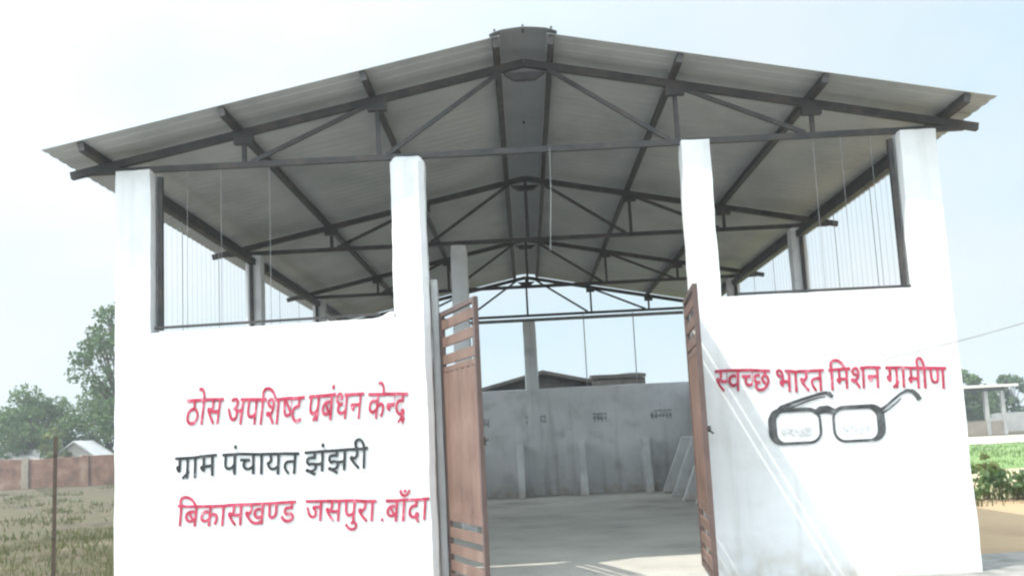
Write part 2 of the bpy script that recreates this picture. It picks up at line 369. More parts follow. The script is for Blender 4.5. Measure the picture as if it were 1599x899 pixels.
# gate leaves, swung outwards
def gate_leaf(hx, hy, fx, fy, z0=.035, z1=2.43):
    d = Vector((fx - hx, fy - hy, 0)); w = d.length; ang = math.atan2(d.y, d.x)
    g = empty('gate_leaf', None, None, (hx, hy, 0), rz=ang); g.parent = shed
    f = MB()
    t = .042
    f.box(0, t, -.021, .021, z0, z1).box(w - t, w, -.021, .021, z0, z1)
    f.box(t, w - t, -.02, .02, z1 - .045, z1).box(t, w - t, -.02, .02, z0, z0 + .045)
    f.build('gate_frame', M['gate_dark'], g, bevel=.004)
    # ribbed steel panel between the two slatted ends
    pz0, pz1 = .60, 1.90
    vs, fs = [], []; n = 36
    for side in (-1, 1):
        for i in range(n + 1):
            x = t + (w - 2 * t) * i / n
            r = .006 if (i % 6) in (0, 1) else -.002
            for z in (pz0, pz1): vs.append((x, side * .006 - r, z))
    for i in range(n):
        a = 2 * i; b = 2 * (n + 1) + 2 * i
        fs += [(a, a + 1, a + 3, a + 2), (b, b + 2, b + 3, b + 1), (a, a + 2, b + 2, b), (a + 1, b + 1, b + 3, a + 3)]
    e = 2 * n; h = 2 * (n + 1)
    fs += [(0, h, h + 1, 1), (e, e + 1, h + e + 1, h + e)]
    MB().add(vs, fs).build('gate_panel', M['gate'], g)
    for z in (2.305, 2.145, 1.985, 1.915 - .02, .585, .44, .295, .15):
        hgt = .088 if z not in (1.895,) else .05
        MB().box(t, w - t, -.012, .012, z - hgt / 2, z + hgt / 2).build('slat', M['gate'], g, bevel=.004)
    for z in (.35, 1.25, 2.1):
        MB().tube([(-.014, 0, z - .06), (-.014, 0, z + .06)], .016, 8).build('hinge', M['gate_dark'], g)
    la = MB().tube([(w - .24, .034, 1.24), (w + .05, .034, 1.24)], .011, 8)
    la.box(w - .2, w - .17, .012, .05, 1.215, 1.265).box(w - .09, w - .06, .012, .05, 1.215, 1.265).tube([(w - .14, .034, 1.24), (w - .14, .075, 1.2)], .009, 6)
    la.build('latch', M['steel'], g)
    return g
gate_leaf(-.845, .15, -.475, -.90)
gate_leaf(1.425, .15, 1.335, -1.0)

# ------------------------------------------------------------------ painted writing
GLYPH = {'ँ':[[-188,847,-174,882,-139,896,-104,882,-89,847,-104,812,-139,797,-174,812],[69,863,38,778,-8,722,-67,690,-138,680,-206,691,-264,724,-313,781,-352,863,-283,887,-255,826,-223,782,-184,756,-135,747,-84,756,-49,784,-24,829,-5,889]],
'ं':[[-185,772,-168,813,-130,830,-109,826,-91,813,-75,772,-91,731,-109,718,-130,714,-168,731]],
'अ':[[470,218,459,157,424,114,374,88,312,80,231,96,159,144,93,229,29,356,100,382,145,287,193,214,246,168,305,153,339,157,367,170,385,193,391,227,386,262,370,293,318,347,260,341,255,411,313,418,352,435,373,461,380,494,374,525,356,546,302,562,235,552,171,525,146,594,210,620,298,632,367,622,418,593,449,549,459,495,442,426,392,375,412,355,486,350,543,353,594,363,594,551,521,551,521,622,779,622,779,551,675,551,675,0,594,0,594,290,547,282,498,279,455,282]],
'क':[[777,551,452,551,452,349,505,386,569,399,628,389,675,358,706,307,716,239,701,141,681,89,651,39,579,80,620,154,636,237,631,278,616,307,593,324,562,330,507,312,452,258,452,0,371,0,371,174,312,136,272,122,226,118,180,123,138,137,100,161,71,194,52,238,46,290,60,362,101,417,164,452,244,464,296,460,339,454,333,381,292,388,249,391,197,384,159,365,135,334,127,292,135,246,158,214,190,194,228,188,270,193,306,209,371,260,371,551,0,551,0,622,777,622]],
'ख':[[729,551,729,0,648,0,648,45,572,16,488,7,382,20,282,60,183,132,85,239,49,296,40,338,55,376,75,389,104,393,148,382,181,350,210,398,217,458,214,507,201,551,0,551,0,622,833,622,833,551],[534,232,598,246,648,280,648,551,281,551,294,509,298,458,289,384,263,328,221,285,166,253,238,179,314,124,396,90,490,79,572,89,648,122,648,198,593,174,521,164,476,169,436,184,403,207,378,238,361,276,356,319,368,384,404,432,460,463,531,473,575,470,616,463,610,394,576,401,540,404,497,399,464,382,444,354,437,316,444,279,464,252,496,237]],
'ग':[[208,551,208,234,196,193,160,178,134,183,106,199,60,250,41,308,54,345,73,355,102,359,127,359,127,551,0,551,0,622,578,622,578,551,474,551,474,0,393,0,393,551]],
'च':[[649,551,545,551,545,0,465,0,465,165,403,133,317,118,247,129,190,161,153,211,141,275,154,330,185,371,38,369,38,441,331,441,367,440,389,440,382,370,350,370,298,364,256,346,230,315,221,274,228,236,250,210,281,193,317,188,363,193,402,210,465,260,465,551,0,551,0,622,649,622]],
'छ':[[296,70,369,78,436,102,493,139,536,187,565,245,574,310,568,353,551,388,524,411,487,419,458,414,438,401,424,358,431,328,450,300,485,278,535,261,502,198,432,226,384,262,356,307,347,356,354,400,374,438,408,466,455,481,455,551,0,551,0,622,715,622,715,551,535,551,535,477,582,457,620,422,645,372,653,308,647,251,628,195,598,143,556,96,505,57,444,26,374,7,296,0,211,10,150,42,113,89,101,147,108,190,132,231,95,254,66,284,49,319,43,359,54,412,88,451,140,475,206,483,249,480,288,473,282,404,250,412,212,415,163,408,134,386,124,350,129,324,146,305,202,281,266,290,289,289,308,287,302,217,288,218,276,218,224,210,192,187,182,148,190,113,213,89,249,75]],
'ज':[[653,551,653,0,572,0,572,370,435,370,378,373,436,303,453,262,458,218,453,176,438,141,414,114,384,95,310,80,258,88,209,110,162,151,117,212,74,294,31,401,102,426,149,308,198,222,250,170,306,153,335,157,358,170,374,193,379,227,371,270,348,310,273,377,302,441,572,441,572,551,0,551,0,622,757,622,757,551]],
'झ':[[271,222,213,215,161,197,82,263,58,304,50,352,60,400,87,433,138,458,218,465,314,465,314,551,0,551,0,622,771,622,771,551,667,551,667,0,586,0,586,209,537,200,484,197,438,202,447,154,437,96,406,52,356,21,289,4,350,-19,415,-40,382,-110,273,-56,176,1,82,18,57,37,48,65,62,102,78,112,101,116,142,106,194,70,219,68,281,73,328,88,356,115,366,153,360,182,342,204,312,218],[480,268,586,283,586,551,395,551,395,394,211,394,167,391,145,381,130,347,144,306,174,277,222,290,275,294,352,281,410,272]],
'ट':[[519,551,371,551,371,349,316,349,236,341,181,318,140,273,126,215,131,171,148,136,173,108,206,89,283,74,375,86,455,121,482,47,388,14,286,0,221,7,162,26,114,58,77,101,54,155,46,220,54,280,80,330,119,369,170,397,227,414,288,420,290,420,290,551,0,551,0,622,519,622]],
'ठ':[[600,551,371,551,371,414,442,377,495,328,528,267,539,198,531,135,506,84,468,47,418,20,360,5,297,0,195,14,115,56,63,125,46,216,54,278,80,328,119,368,170,397,227,414,287,420,290,420,290,551,0,551,0,622,600,622],[293,72,358,80,411,102,446,142,458,200,451,246,429,286,393,321,343,349,308,349,241,342,187,321,142,276,130,246,126,210,138,149,174,106,227,80]],
'ड':[[358,222,300,215,248,197,169,263,145,304,137,352,147,400,174,433,228,458,308,465,401,465,401,551,0,551,0,622,592,622,592,551,482,551,482,394,298,394,254,391,232,381,217,347,231,306,261,277,309,290,362,294,430,285,485,256,522,212,534,154,522,93,485,44,423,11,337,0,244,11,162,44,89,94,25,158,86,207,144,148,202,106,266,82,337,74,401,82,440,109,453,152,447,183,428,204,399,218]],
'ण':[[634,551,634,0,553,0,553,551,420,551,420,321,412,250,385,198,331,160,251,146,170,161,114,205,88,263,79,352,79,551,0,551,0,622,737,622,737,551],[249,217,293,225,321,249,336,288,339,353,339,551,160,551,160,353,164,291,178,251,206,226]],
'त':[[481,551,481,0,400,0,400,328,291,328,200,322,150,299,132,274,126,237,135,189,163,142,271,40,217,-12,132,68,68,151,51,195,45,242,58,305,93,351,163,388,272,399,400,399,400,551,0,551,0,622,584,622,584,551]],
'थ':[[553,551,553,0,472,0,472,180,403,146,308,132,229,144,164,180,114,240,83,322,164,346,216,378,245,418,255,467,249,511,232,542,205,562,171,568,130,556,118,541,114,521,134,480,195,461,187,391,129,405,84,430,56,468,46,519,55,568,82,604,123,625,172,632,250,614,285,592,312,561,330,520,336,469,326,402,296,349,247,307,182,274,234,220,268,207,314,203,362,208,403,223,472,275,472,551,390,551,390,622,656,622,656,551]],
'द':[[413,-58,373,11,342,73,316,70,287,68,202,78,124,112,92,140,68,176,51,219,46,272,62,348,102,401,139,426,183,443,290,456,295,456,295,551,0,551,0,622,534,622,534,551,376,551,376,385,327,385,234,378,173,355,138,317,126,262,136,214,166,174,216,149,287,140,299,140,312,141,306,176,311,206,327,226,373,240,411,234,438,216,455,190,461,162,457,134,446,112,410,86,438,36,480,-24]],
'ध':[[630,551,526,551,526,0,445,0,445,150,378,116,283,103,213,113,158,144,123,191,111,251,120,303,148,348,105,370,72,402,49,442,42,493,52,548,83,592,129,622,187,632,236,625,276,604,302,572,311,531,301,486,271,443,210,482,226,503,230,526,220,554,206,565,184,568,158,563,136,546,121,521,116,489,120,460,132,438,172,409,223,397,288,405,312,404,333,402,326,332,312,333,298,333,253,328,220,312,198,288,191,254,198,218,220,193,252,178,292,173,341,178,382,194,445,245,445,551,383,551,383,622,630,622]],
'न':[[0,622,569,622,569,551,466,551,466,0,385,0,385,298,204,298,204,244,190,202,153,188,128,193,102,209,56,260,37,318,50,355,69,365,98,369,385,369,385,551,0,551]],
'प':[[479,551,479,0,398,0,398,191,335,159,254,146,182,160,128,194,91,258,79,358,79,551,0,551,0,622,583,622,583,551],[398,551,160,551,160,369,163,304,172,266,190,240,220,223,263,217,302,222,338,236,398,280]],
'ब':[[585,551,482,551,482,0,401,0,401,165,336,132,241,118,188,123,140,139,101,164,71,198,52,238,46,286,61,362,106,418,176,453,265,464,299,462,338,459,369,454,363,385,318,392,268,395,230,392,365,224,401,256,401,551,0,551,0,622,585,622],[127,287,135,242,160,210,198,190,242,184,276,187,308,195,168,370,137,335]],
'भ':[[174,632,240,622,291,586,320,533,332,437,332,321,533,321,533,551,402,551,402,622,717,622,717,551,614,551,614,0,533,0,533,250,332,250,332,213,328,185,318,166,283,151,243,164,204,196,175,237,164,278,178,308,224,321,253,321,253,426,248,498,232,538,206,560,169,568,128,555,114,521,120,496,138,478,169,466,218,460,210,389,143,401,90,426,57,464,46,520,56,571,84,606,125,625]],
'म':[[509,551,509,0,428,0,428,250,207,250,207,213,203,185,192,166,159,151,119,164,80,196,50,237,39,278,52,308,100,321,126,321,126,551,0,551,0,622,612,622,612,551],[428,551,207,551,207,321,428,321]],
'य':[[595,622,595,551,491,551,491,0,410,0,410,179,343,146,253,132,172,147,108,192,62,263,38,353,92,369,130,390,152,418,160,457,148,509,123,551,0,551,0,622],[129,301,152,258,180,228,215,209,259,203,306,208,346,224,410,274,410,551,211,551,233,498,240,445,228,382,190,333]],
'र':[[395,42,341,-12,230,87,138,181,75,256,46,305,40,340,55,376,75,389,104,393,148,382,181,349,215,371,238,399,252,431,256,468,251,514,239,551,0,551,0,622,424,622,424,551,320,551,332,510,336,458,331,407,314,365,288,330,254,300,167,254,272,146]],
'व':[[571,551,467,551,467,0,387,0,387,165,324,132,233,118,182,123,137,139,99,164,70,198,52,238,46,286,60,362,104,418,170,453,255,464,288,462,326,459,354,454,349,381,306,388,259,391,204,384,162,364,136,331,127,287,135,243,158,212,193,194,235,188,283,194,324,210,387,260,387,551,0,551,0,622,571,622]],
'श':[[122,189,90,193,64,206,46,227,40,255,45,280,58,299,104,314,142,306,191,276,236,299,273,335,297,384,305,443,298,493,276,532,242,558,199,566,153,552,138,516,148,484,186,454,270,440,253,370,171,385,112,418,78,463,66,517,75,563,102,600,145,624,204,632,250,627,292,610,329,584,358,546,378,499,384,440,375,374,350,312,308,260,254,221,341,134,414,43,350,-1,258,118,179,194],[591,551,591,0,510,0,510,551,421,551,421,622,695,622,695,551]],
'ष':[[593,622,593,551,489,551,489,0,408,0,408,191,341,160,254,146,182,160,128,194,91,258,79,358,79,551,0,551,0,622],[408,551,205,551,408,287],[189,240,219,223,262,217,313,225,360,245,159,507,159,369,162,304,172,266]],
'स':[[587,551,587,0,506,0,506,266,448,254,380,251,292,258,212,277,167,253,264,146,380,42,326,-12,220,87,133,181,73,256,46,305,40,340,55,376,75,389,104,393,148,382,181,350,210,398,217,458,212,512,201,551,0,551,0,622,691,622,691,551],[369,322,440,326,506,339,506,551,281,551,293,511,298,458,288,385,262,333]],
'ा':[[170,551,170,0,89,0,89,551,0,551,0,622,273,622,273,551]],
'ि':[[89,551,0,551,0,622,80,622,60,669,53,724,67,794,111,849,179,884,266,896,399,877,516,820,617,730,704,615,620,615,516,730,401,801,283,824,221,817,174,794,144,760,134,714,144,662,165,622,273,622,273,551,170,551,170,0,89,0]],
'ी':[[-185,615,-211,682,-220,748,-210,807,-178,854,-128,886,-61,896,-6,889,39,868,76,831,108,778,163,622,273,622,273,551,170,551,170,0,89,0,89,551,0,551,0,622,87,622,58,712,28,776,-8,813,-57,825,-92,819,-118,800,-134,771,-139,733,-129,672,-105,615]],
'ु':[[-248,-12,-193,5,-136,11,-69,1,-20,-28,12,-72,22,-129,10,-185,-24,-229,-81,-258,-157,-268,-247,-257,-324,-222,-392,-168,-455,-100,-394,-57,-320,-136,-246,-182,-157,-196,-99,-188,-63,-163,-51,-122,-57,-93,-76,-73,-131,-57,-180,-62,-222,-79]],
'े':[[-169,615,-210,740,-232,778,-256,804,-283,818,-315,823,-354,818,-385,809,-409,882,-318,896,-268,890,-224,870,-187,836,-154,784,-123,711,-94,615]],
'ो':[[170,551,170,0,89,0,89,551,0,551,0,622,273,622,273,551],[90,615,48,740,27,778,3,804,-24,818,-56,823,-95,818,-126,809,-150,882,-59,896,-9,890,34,870,72,836,106,784,136,711,165,615]],
'्':[[-179,-44,-131,-39,-67,-45,-12,-64,35,-94,78,-133,151,-227,94,-268,44,-199,-6,-150,-61,-122,-125,-113,-148,-114,-167,-118]]}
ADV = {'ि': 270, 'ं': 0, 'ँ': 0, 'े': 0, 'ु': 0, '्': 0, 'ा': 273, 'ी': 273, 'ो': 273}
HALF = {'ष': 405, 'न': 383, 'ण': 551, 'स': 500, 'च': 455}
def clip(poly, xc):
    out = []; n = len(poly)
    for i in range(n):
        a, b = poly[i], poly[(i + 1) % n]
        if a[0] <= xc: out.append(a)
        if (a[0] <= xc) != (b[0] <= xc):
            t = (xc - a[0]) / (b[0] - a[0]); out.append((xc, a[1] + t * (b[1] - a[1])))
    return out
def stroke(a, b, w=76):
    d = Vector((b[0] - a[0], b[1] - a[1])); p = Vector((-d.y, d.x)).normalized() * w / 2
    return [(a[0] + p.x, a[1] + p.y), (a[0] - p.x, a[1] - p.y), (b[0] - p.x, b[1] - p.y), (b[0] + p.x, b[1] + p.y)]
def compose(units):
    """units: letters; 'X-' half letter, 'X/' letter with a rakar stroke, ' ' a gap."""
    x = 0; polys = []                                   # list of (polygon list) groups
    for u in units:
        if u == ' ': x += 190; continue
        if u == '.': polys.append([[(x + 40, 0), (x + 120, 0), (x + 120, 80), (x + 40, 80)]]); x += 170; continue
        c = u[0]; gs = [[(p[i], p[i + 1]) for i in range(0, len(p), 2)] for p in GLYPH[c]]
        if u.endswith('-'):
            gs = [clip(g, HALF[c]) for g in gs]; gs = [g for g in gs if len(g) > 2]
        gs = [[(px + x, py) for px, py in g] for g in gs]
        jy = random.uniform(-9, 9)
        gs = [[(px, py + jy) for px, py in g] for g in gs]
        polys.append(gs)
        w = HALF[c] + 4 if u.endswith('-') else ADV.get(c, max(p[0] for g in gs for p in g) - x)
        if u.endswith('/'):
            bar = x + w - 70
            if c == 'द': polys.append([stroke((bar - 130, 40), (bar - 270, -95), 58)]); polys.append([stroke((bar - 150, 0), (bar - 40, -105), 52)])
            else: polys.append([stroke((bar - 10, 190), (bar - 235, 10), 70)])
        x += w
    return polys, x
def write(name, units, mat, parent, x0, x1, zbase0, zbase1, ztop, slant=.0, y=-.006, heavy=1.0):
    """Paint a line of letters on the wall from x0 to x1; ztop = height of the headline above the base."""
    polys, W = compose(units); s = (x1 - x0) / W; sy = ztop / 622.0
    cu = bpy.data.curves.new(name, 'CURVE'); cu.dimensions = '2D'; cu.fill_mode = 'BOTH'; cu.extrude = .0012; cu.offset = .0028 * heavy
    obs = []
    meshes = []
    for grp in polys:
        c2 = bpy.data.curves.new(name, 'CURVE'); c2.dimensions = '2D'; c2.fill_mode = 'BOTH'; c2.extrude = .001; c2.offset = .0006 * heavy
        for g in grp:
            sp = c2.splines.new('POLY'); sp.points.add(len(g) - 1); sp.use_cyclic_u = True
            for i, (px, py) in enumerate(g):
                sp.points[i].co = (px * s, py * sy, 0, 1)
        ob = bpy.data.objects.new(name, c2); COL.objects.link(ob)
        dg = bpy.context.evaluated_depsgraph_get(); me = bpy.data.meshes.new_from_object(ob.evaluated_get(dg))
        bpy.data.objects.remove(ob); bpy.data.curves.remove(c2); meshes.append(me)
    bpy.data.curves.remove(cu)
    mb = MB()
    for i, me in enumerate(meshes):
        vs = []
        for v in me.vertices:
            wob = noise.noise_vector(Vector((v.co.x * 9, v.co.y * 9, x0 * 3 + zbase0 * 7))) * .006 + noise.noise_vector(Vector((v.co.x * 2.5, v.co.y * 2.5, zbase0 * 3))) * .008
            v.co.x += wob.x + slant * v.co.y; v.co.y += wob.y
            t = v.co.x / (x1 - x0); zb = zbase0 + (zbase1 - zbase0) * t + .008 * math.sin(t * 9 + zbase0 * 5)
            vs.append((x0 + v.co.x, y - v.co.z - .0004 * (i % 3), zb + v.co.y))
        fs = [tuple(p.vertices) for p in me.polygons]
        for q, (dx, dz) in enumerate(((-1, 0), (1, .3), (0, -1), (0, 1))):    # the brush went over each stroke more than once
            k = .0013 * heavy
            mb.add([(a + dx * k, b - .0011 * q, c + dz * k) for a, b, c in vs], fs)
        bpy.data.meshes.remove(me)
    return mb.build(name, mat, parent)

write('lettering', ['ठ', 'ो', 'स', ' ', 'अ', 'प', 'ि', 'श', 'ष-', 'ट', ' ', 'प/', 'ब', 'ं', 'ध', 'न', ' ', 'क', 'े', 'न-', 'द/'], M['red'], fl, -3.20, -1.19, 1.50, 1.475, .235, slant=.12, heavy=1.3)
write('lettering', ['ग/', 'ा', 'म', ' ', 'प', 'ं', 'च', 'ा', 'य', 'त', ' ', 'झ', 'ं', 'झ', 'र', 'ी'], M['black'], fl, -3.29, -1.55, 1.04, 1.035, .19, slant=.05, heavy=1.0)
write('lettering', ['ि', 'ब', 'क', 'ा', 'स', 'ख', 'ण-', 'ड', ' ', ' ', 'ज', 'स', 'प', 'ु', 'र', 'ा', ' ', '.', 'ब', 'ा', 'ँ', 'द', 'ा'], M['red'], fl, -3.28, -1.03, .615, .57, .19, slant=.1, heavy=1.3)
write('lettering', ['स-', 'व', 'च-', 'छ', ' ', 'भ', 'ा', 'र', 'त', ' ', 'ि', 'म', 'श', 'न', ' ', 'ग/', 'ा', 'म', 'ी', 'ण'], M['red'], fr, 1.615, 3.70, 1.565, 1.50, .195, slant=.05, heavy=1.2)

# spectacles emblem
def flat(mb, pts, widths, y=-.0075):
    """a brush line on the wall through pts (x, z) with varying width"""
    n = len(pts); P = [Vector((p[0], 0, p[1])) for p in pts]; A, B = [], []
    for i in range(n):
        d = (P[min(i + 1, n - 1)] - P[max(i - 1, 0)]).normalized(); nr = Vector((-d.z, 0, d.x)); w = widths[i] / 2
        A.append(P[i] + nr * w); B.append(P[i] - nr * w)
    vs = [(a.x, y, a.z) for a in A] + [(b.x, y, b.z) for b in B] + [(a.x, y + .002, a.z) for a in A] + [(b.x, y + .002, b.z) for b in B]
    fs = []
    for i in range(n - 1):
        fs += [(i, i + 1, n + i + 1, n + i), (2 * n + i, 3 * n + i, 3 * n + i + 1, 2 * n + i + 1), (i, 2 * n + i, 2 * n + i + 1, i + 1), (n + i, n + i + 1, 3 * n + i + 1, 3 * n + i)]
    fs += [(0, n, 3 * n, 2 * n), (n - 1, 3 * n - 1, 4 * n - 1, 2 * n - 1)] if False else [(0, n, 3 * n, 2 * n), (n - 1, 2 * n - 1, 4 * n - 1, 3 * n - 1)]
    mb.add(vs, fs)
def px(u, v):                                           # emblem drawn in its own small chart (1 unit = 1 m)
    return (2.078 + u, 1.045 + v)
def lens(mb, u0, u1, v0, v1, r, heavy_left, y):
    pts, ws = [], []
    def arc(cx, cz, a0, a1):
        for i in range(7):
            a = math.radians(a0 + (a1 - a0) * i / 6); pts.append(px(cx + r * math.cos(a), cz + r * math.sin(a)))
    arc(u1 - r, v1 - r, 90, 0); arc(u1 - r, v0 + r, 0, -90); arc(u0 + r, v0 + r, -90, -180); arc(u0 + r, v1 - r, 180, 90); pts.append(px(u1 - r, v1))
    for p in pts:
        t = (p[0] - px(u0, 0)[0]) / (u1 - u0); t = t if not heavy_left else 1 - t
        ws.append(.023 + .05 * max(0, (t - .74) / .26) ** 1.3 + (.013 if p[1] > px(0, v1 - .03)[1] else 0))
    flat(mb, pts, ws, y)
ge = MB()
lens(ge, .025, .455, .03, .325, .10, True, -.0075); lens(ge, .575, 1.0, .025, .325, .10, False, -.0075)
flat(ge, [px(.42, .29), px(.47, .315), px(.53, .318), px(.60, .29)], [.05, .07, .07, .05], -.0082)
flat(ge, [px(.05, .29), px(.12, .35), px(.22, .39), px(.34, .425), px(.46, .455), px(.53, .465), px(.56, .455), px(.585, .425)], [.05, .045, .028, .024, .026, .03, .04, .03], -.0088)
flat(ge, [px(.16, .335), px(.26, .365), px(.36, .40), px(.46, .425), px(.52, .43)], [.02, .016, .014, .012, .01], -.0086)
flat(ge, [px(.975, .27), px(1.05, .315), px(1.13, .375), px(1.20, .425), px(1.26, .45), px(1.31, .44), px(1.345, .40), px(1.365, .36)], [.04, .024, .022, .024, .03, .04, .045, .05], -.0088)
flat(ge, [px(1.0, .25), px(1.08, .29), px(1.15, .34), px(1.20, .38)], [.018, .015, .013, .01], -.0086)
ge.build('spectacles_emblem', M['spectacle_paint'], fr)
write('lens_lettering', ['स-', 'व', 'च-', 'छ'], M['grey_paint'], fr, 2.17, 2.46, 1.15, 1.145, .065, heavy=.2)
write('lens_lettering', ['भ', 'ा', 'र', 'त'], M['grey_paint'], fr, 2.72, 2.99, 1.145, 1.14, .065, heavy=.2)
# faded names over the bins, no longer legible
bw = bpy.data.objects.get('back_wall'); rng_b = random.Random(4)
for cx, n, w in ((-1.0, 2, .07), (.1, 5, .09), (1.5, 4, .08), (2.85, 6, .08)):
    sm = MB(); y = YB - .012
    for i in range(n):
        x = cx - n * w / 2 + i * w
        def st(a, b, c, d, wd): 
            q = [Vector((a, 0, b)), Vector((c, 0, d))]; dd = (q[1] - q[0]).normalized(); nn = Vector((-dd.z, 0, dd.x)) * wd / 2
            sm.bar((a, y - .001 * (i % 2), b), (c, y - .001 * (i % 2), d), .003, wd, (0, 0, 1) if abs(dd.z) < .9 else (1, 0, 0))
        if rng_b.random() < .85: st(x, 1.70 + rng_b.uniform(-.012, .012), x + w * .96, 1.70 + rng_b.uniform(-.012, .012), .026)
        st(x + w * rng_b.uniform(.55, .9), 1.685, x + w * rng_b.uniform(.6, .95), 1.53 + rng_b.uniform(-.02, .05), .024)
        st(x + w * .15, 1.62 + random.uniform(-.02, .02), x + w * .7, 1.57 + random.uniform(-.03, .03), .035)
    sm.build('faded_lettering', M['smudge'], bw)

# ------------------------------------------------------------------ hanging wires and cable
def wire(name, label, cat, pts, r=.006, group=None):
    o = MB().tube([Vector(p) - Vector(pts[0]) for p in pts], r, 6).build(name, M['wire'])
    o.location = pts[0]; return tag(o, label, cat, group)
wire('hanging_wire', 'thin pale wire hanging from the front roof tie above the gateway', 'wire', [(.245, .05, 3.93), (.235, .05, 3.5), (.20, .05, 2.95)], .004)
cab = [(3.17, -.004, 1.765), (3.19, -.03, 1.79)]
for i in range(1, 13):
    t = i / 12; cab.append((3.19 + 4.4 * t, -.03 - 1.5 * t, 1.79 + 1.15 * t * t * .6 + .75 * t))
wire('service_cable', 'thin grey cable rising from the right front wall over the field', 'cable', cab, .0045)

# ------------------------------------------------------------------ ground
def ground(name, mat, x0, x1, y0, y1, z, nx=2, ny=2, amp=0, hole=None, kind='structure', edge=0):
    vs, fs = [], []
    for j in range(ny + 1):
        for i in range(nx + 1):
            x = x0 + (x1 - x0) * i / nx; y = y0 + (y1 - y0) * j / ny
            if edge:
                e = noise.noise_vector(Vector((x * .35, y * .35, z * 50))) * edge + noise.noise_vector(Vector((x * 1.7, y * 1.7, z * 80))) * edge * .3
                if j in (0, ny): y += e.y
                if i in (0, nx): x += e.x
            vs.append((x, y, z + amp * noise.noise(Vector((x * .4, y * .4, 1)))))
    n = nx + 1
    for j in range(ny):
        for i in range(nx): a = j * n + i; fs.append((a, a + 1, a + n + 1, a + n))
    o = MB().add(vs, fs).build(name, mat); return tag(o, kind=kind)
M['earth'] = material('dry_grassy_earth', [(.042, .030, .016), (.095, .068, .036), (.062, .060, .020), (.135, .095, .055)], .9, .95, .8, 4, detail=12, dist=.08, lo=.36, hi=.64)
M['crop'] = material('green_crop', [(.12, .20, .055), (.15, .235, .065), (.18, .26, .085)], .35, .9, .4, 3, dist=.05)
M['dust'] = material('pale_dust_track', [(.45, .40, .31), (.56, .51, .41)], .5, .95, .3, 3)
M['tan'] = material('tan_bare_soil', [(.33, .22, .13), (.43, .30, .18), (.40, .30, .17)], .5, .95, .6, 4, detail=10, dist=.04)
M['stubble'] = material('straw_stubble', [(.36, .30, .17), (.44, .38, .23), (.34, .32, .15)], .5, .95, .5, 4)
M['gravel'] = material('grey_gravel', [(.17, .165, .15), (.28, .27, .25), (.36, .34, .31)], 5, .95, .9, 22, detail=10, dist=.03)
ground('ground', M['earth'], -900, 900, -60, 1500, GZ - .012, 2, 2)
ground('bare_soil', M['tan'], 4.1, 26, -4, 8.0, GZ - .002, 60, 34, edge=.5)
ground('stubble_field', M['stubble'], 3.95, 60, 8.0, 17.8, GZ - .006, 60, 12, edge=.5)
ground('crop_field', M['crop'], 4.4, 95, 17.8, 42, GZ - .004, 60, 24, edge=.6)
ground('dust_track', M['dust'], 4.2, 140, 43, 62, GZ - .008, 40, 8, edge=.6)
ground('gravel_apron', M['gravel'], 1.2, 6.4, -3.2, 1.3, GZ + .004, 40, 34, amp=.02, edge=.25)
ground('front_yard', M['gravel'], -12, 1.4, -20, -.04, GZ + .001, 40, 40, edge=.2)

# ------------------------------------------------------------------ vegetation
M['bark'] = material('bark', [(.06, .045, .03), (.11, .085, .06)], 8, .95, .5, 30)
M['leaf_dark'] = leafy(material('leaf_dark', [(.035, .07, .025), (.06, .11, .035), (.085, .14, .05)], .7, .7, island=.5, lo=.2, hi=.8), .3, (.10, .17, .04))
M['leaf_mid'] = leafy(material('leaf_mid', [(.05, .095, .035), (.075, .13, .045), (.11, .17, .06)], .7, .7, island=.5, lo=.2, hi=.8), .3, (.13, .2, .05))
M['leaf_yellow'] = leafy(material('leaf_yellow', [(.10, .13, .035), (.15, .18, .05), (.2, .22, .07)], 2, .7, island=.5, lo=.2, hi=.8), .3, (.2, .24, .06))
M['leaf_bush'] = leafy(material('leaf_bush', [(.055, .11, .03), (.09, .16, .04), (.16, .22, .08)], 2, .7, island=.5, lo=.2, hi=.8), .3, (.14, .22, .05))
M['blade'] = leafy(material('grass_blade', [(.045, .055, .017), (.07, .07, .024), (.105, .085, .04)], 1.2, .8, island=.5, lo=.2, hi=.8), .25, (.2, .24, .07))
def leaves(rng, clumps, per, size):
    mb = MB()
    for (c, r) in clumps:
        for _ in range(per):
            while True:
                d = Vector((rng.uniform(-1, 1), rng.uniform(-1, 1), rng.uniform(-1, 1)))
                if d.length < 1: break
            p = Vector(c) + Vector((d.x * r, d.y * r, d.z * r * .72))
            n = Vector((rng.gauss(0, 1), rng.gauss(0, 1), rng.gauss(.4, 1))).normalized()
            a = n.orthogonal().normalized(); b = n.cross(a); t = rng.uniform(0, 6.28)
            a, b = a * math.cos(t) + b * math.sin(t), b * math.cos(t) - a * math.sin(t)
            s = size * rng.uniform(.6, 1.4)
            mb.add([p - a * s * .5, p + b * s * .28, p + a * s * .5, p - b * s * .28], [(0, 1, 2, 3)])
    return mb
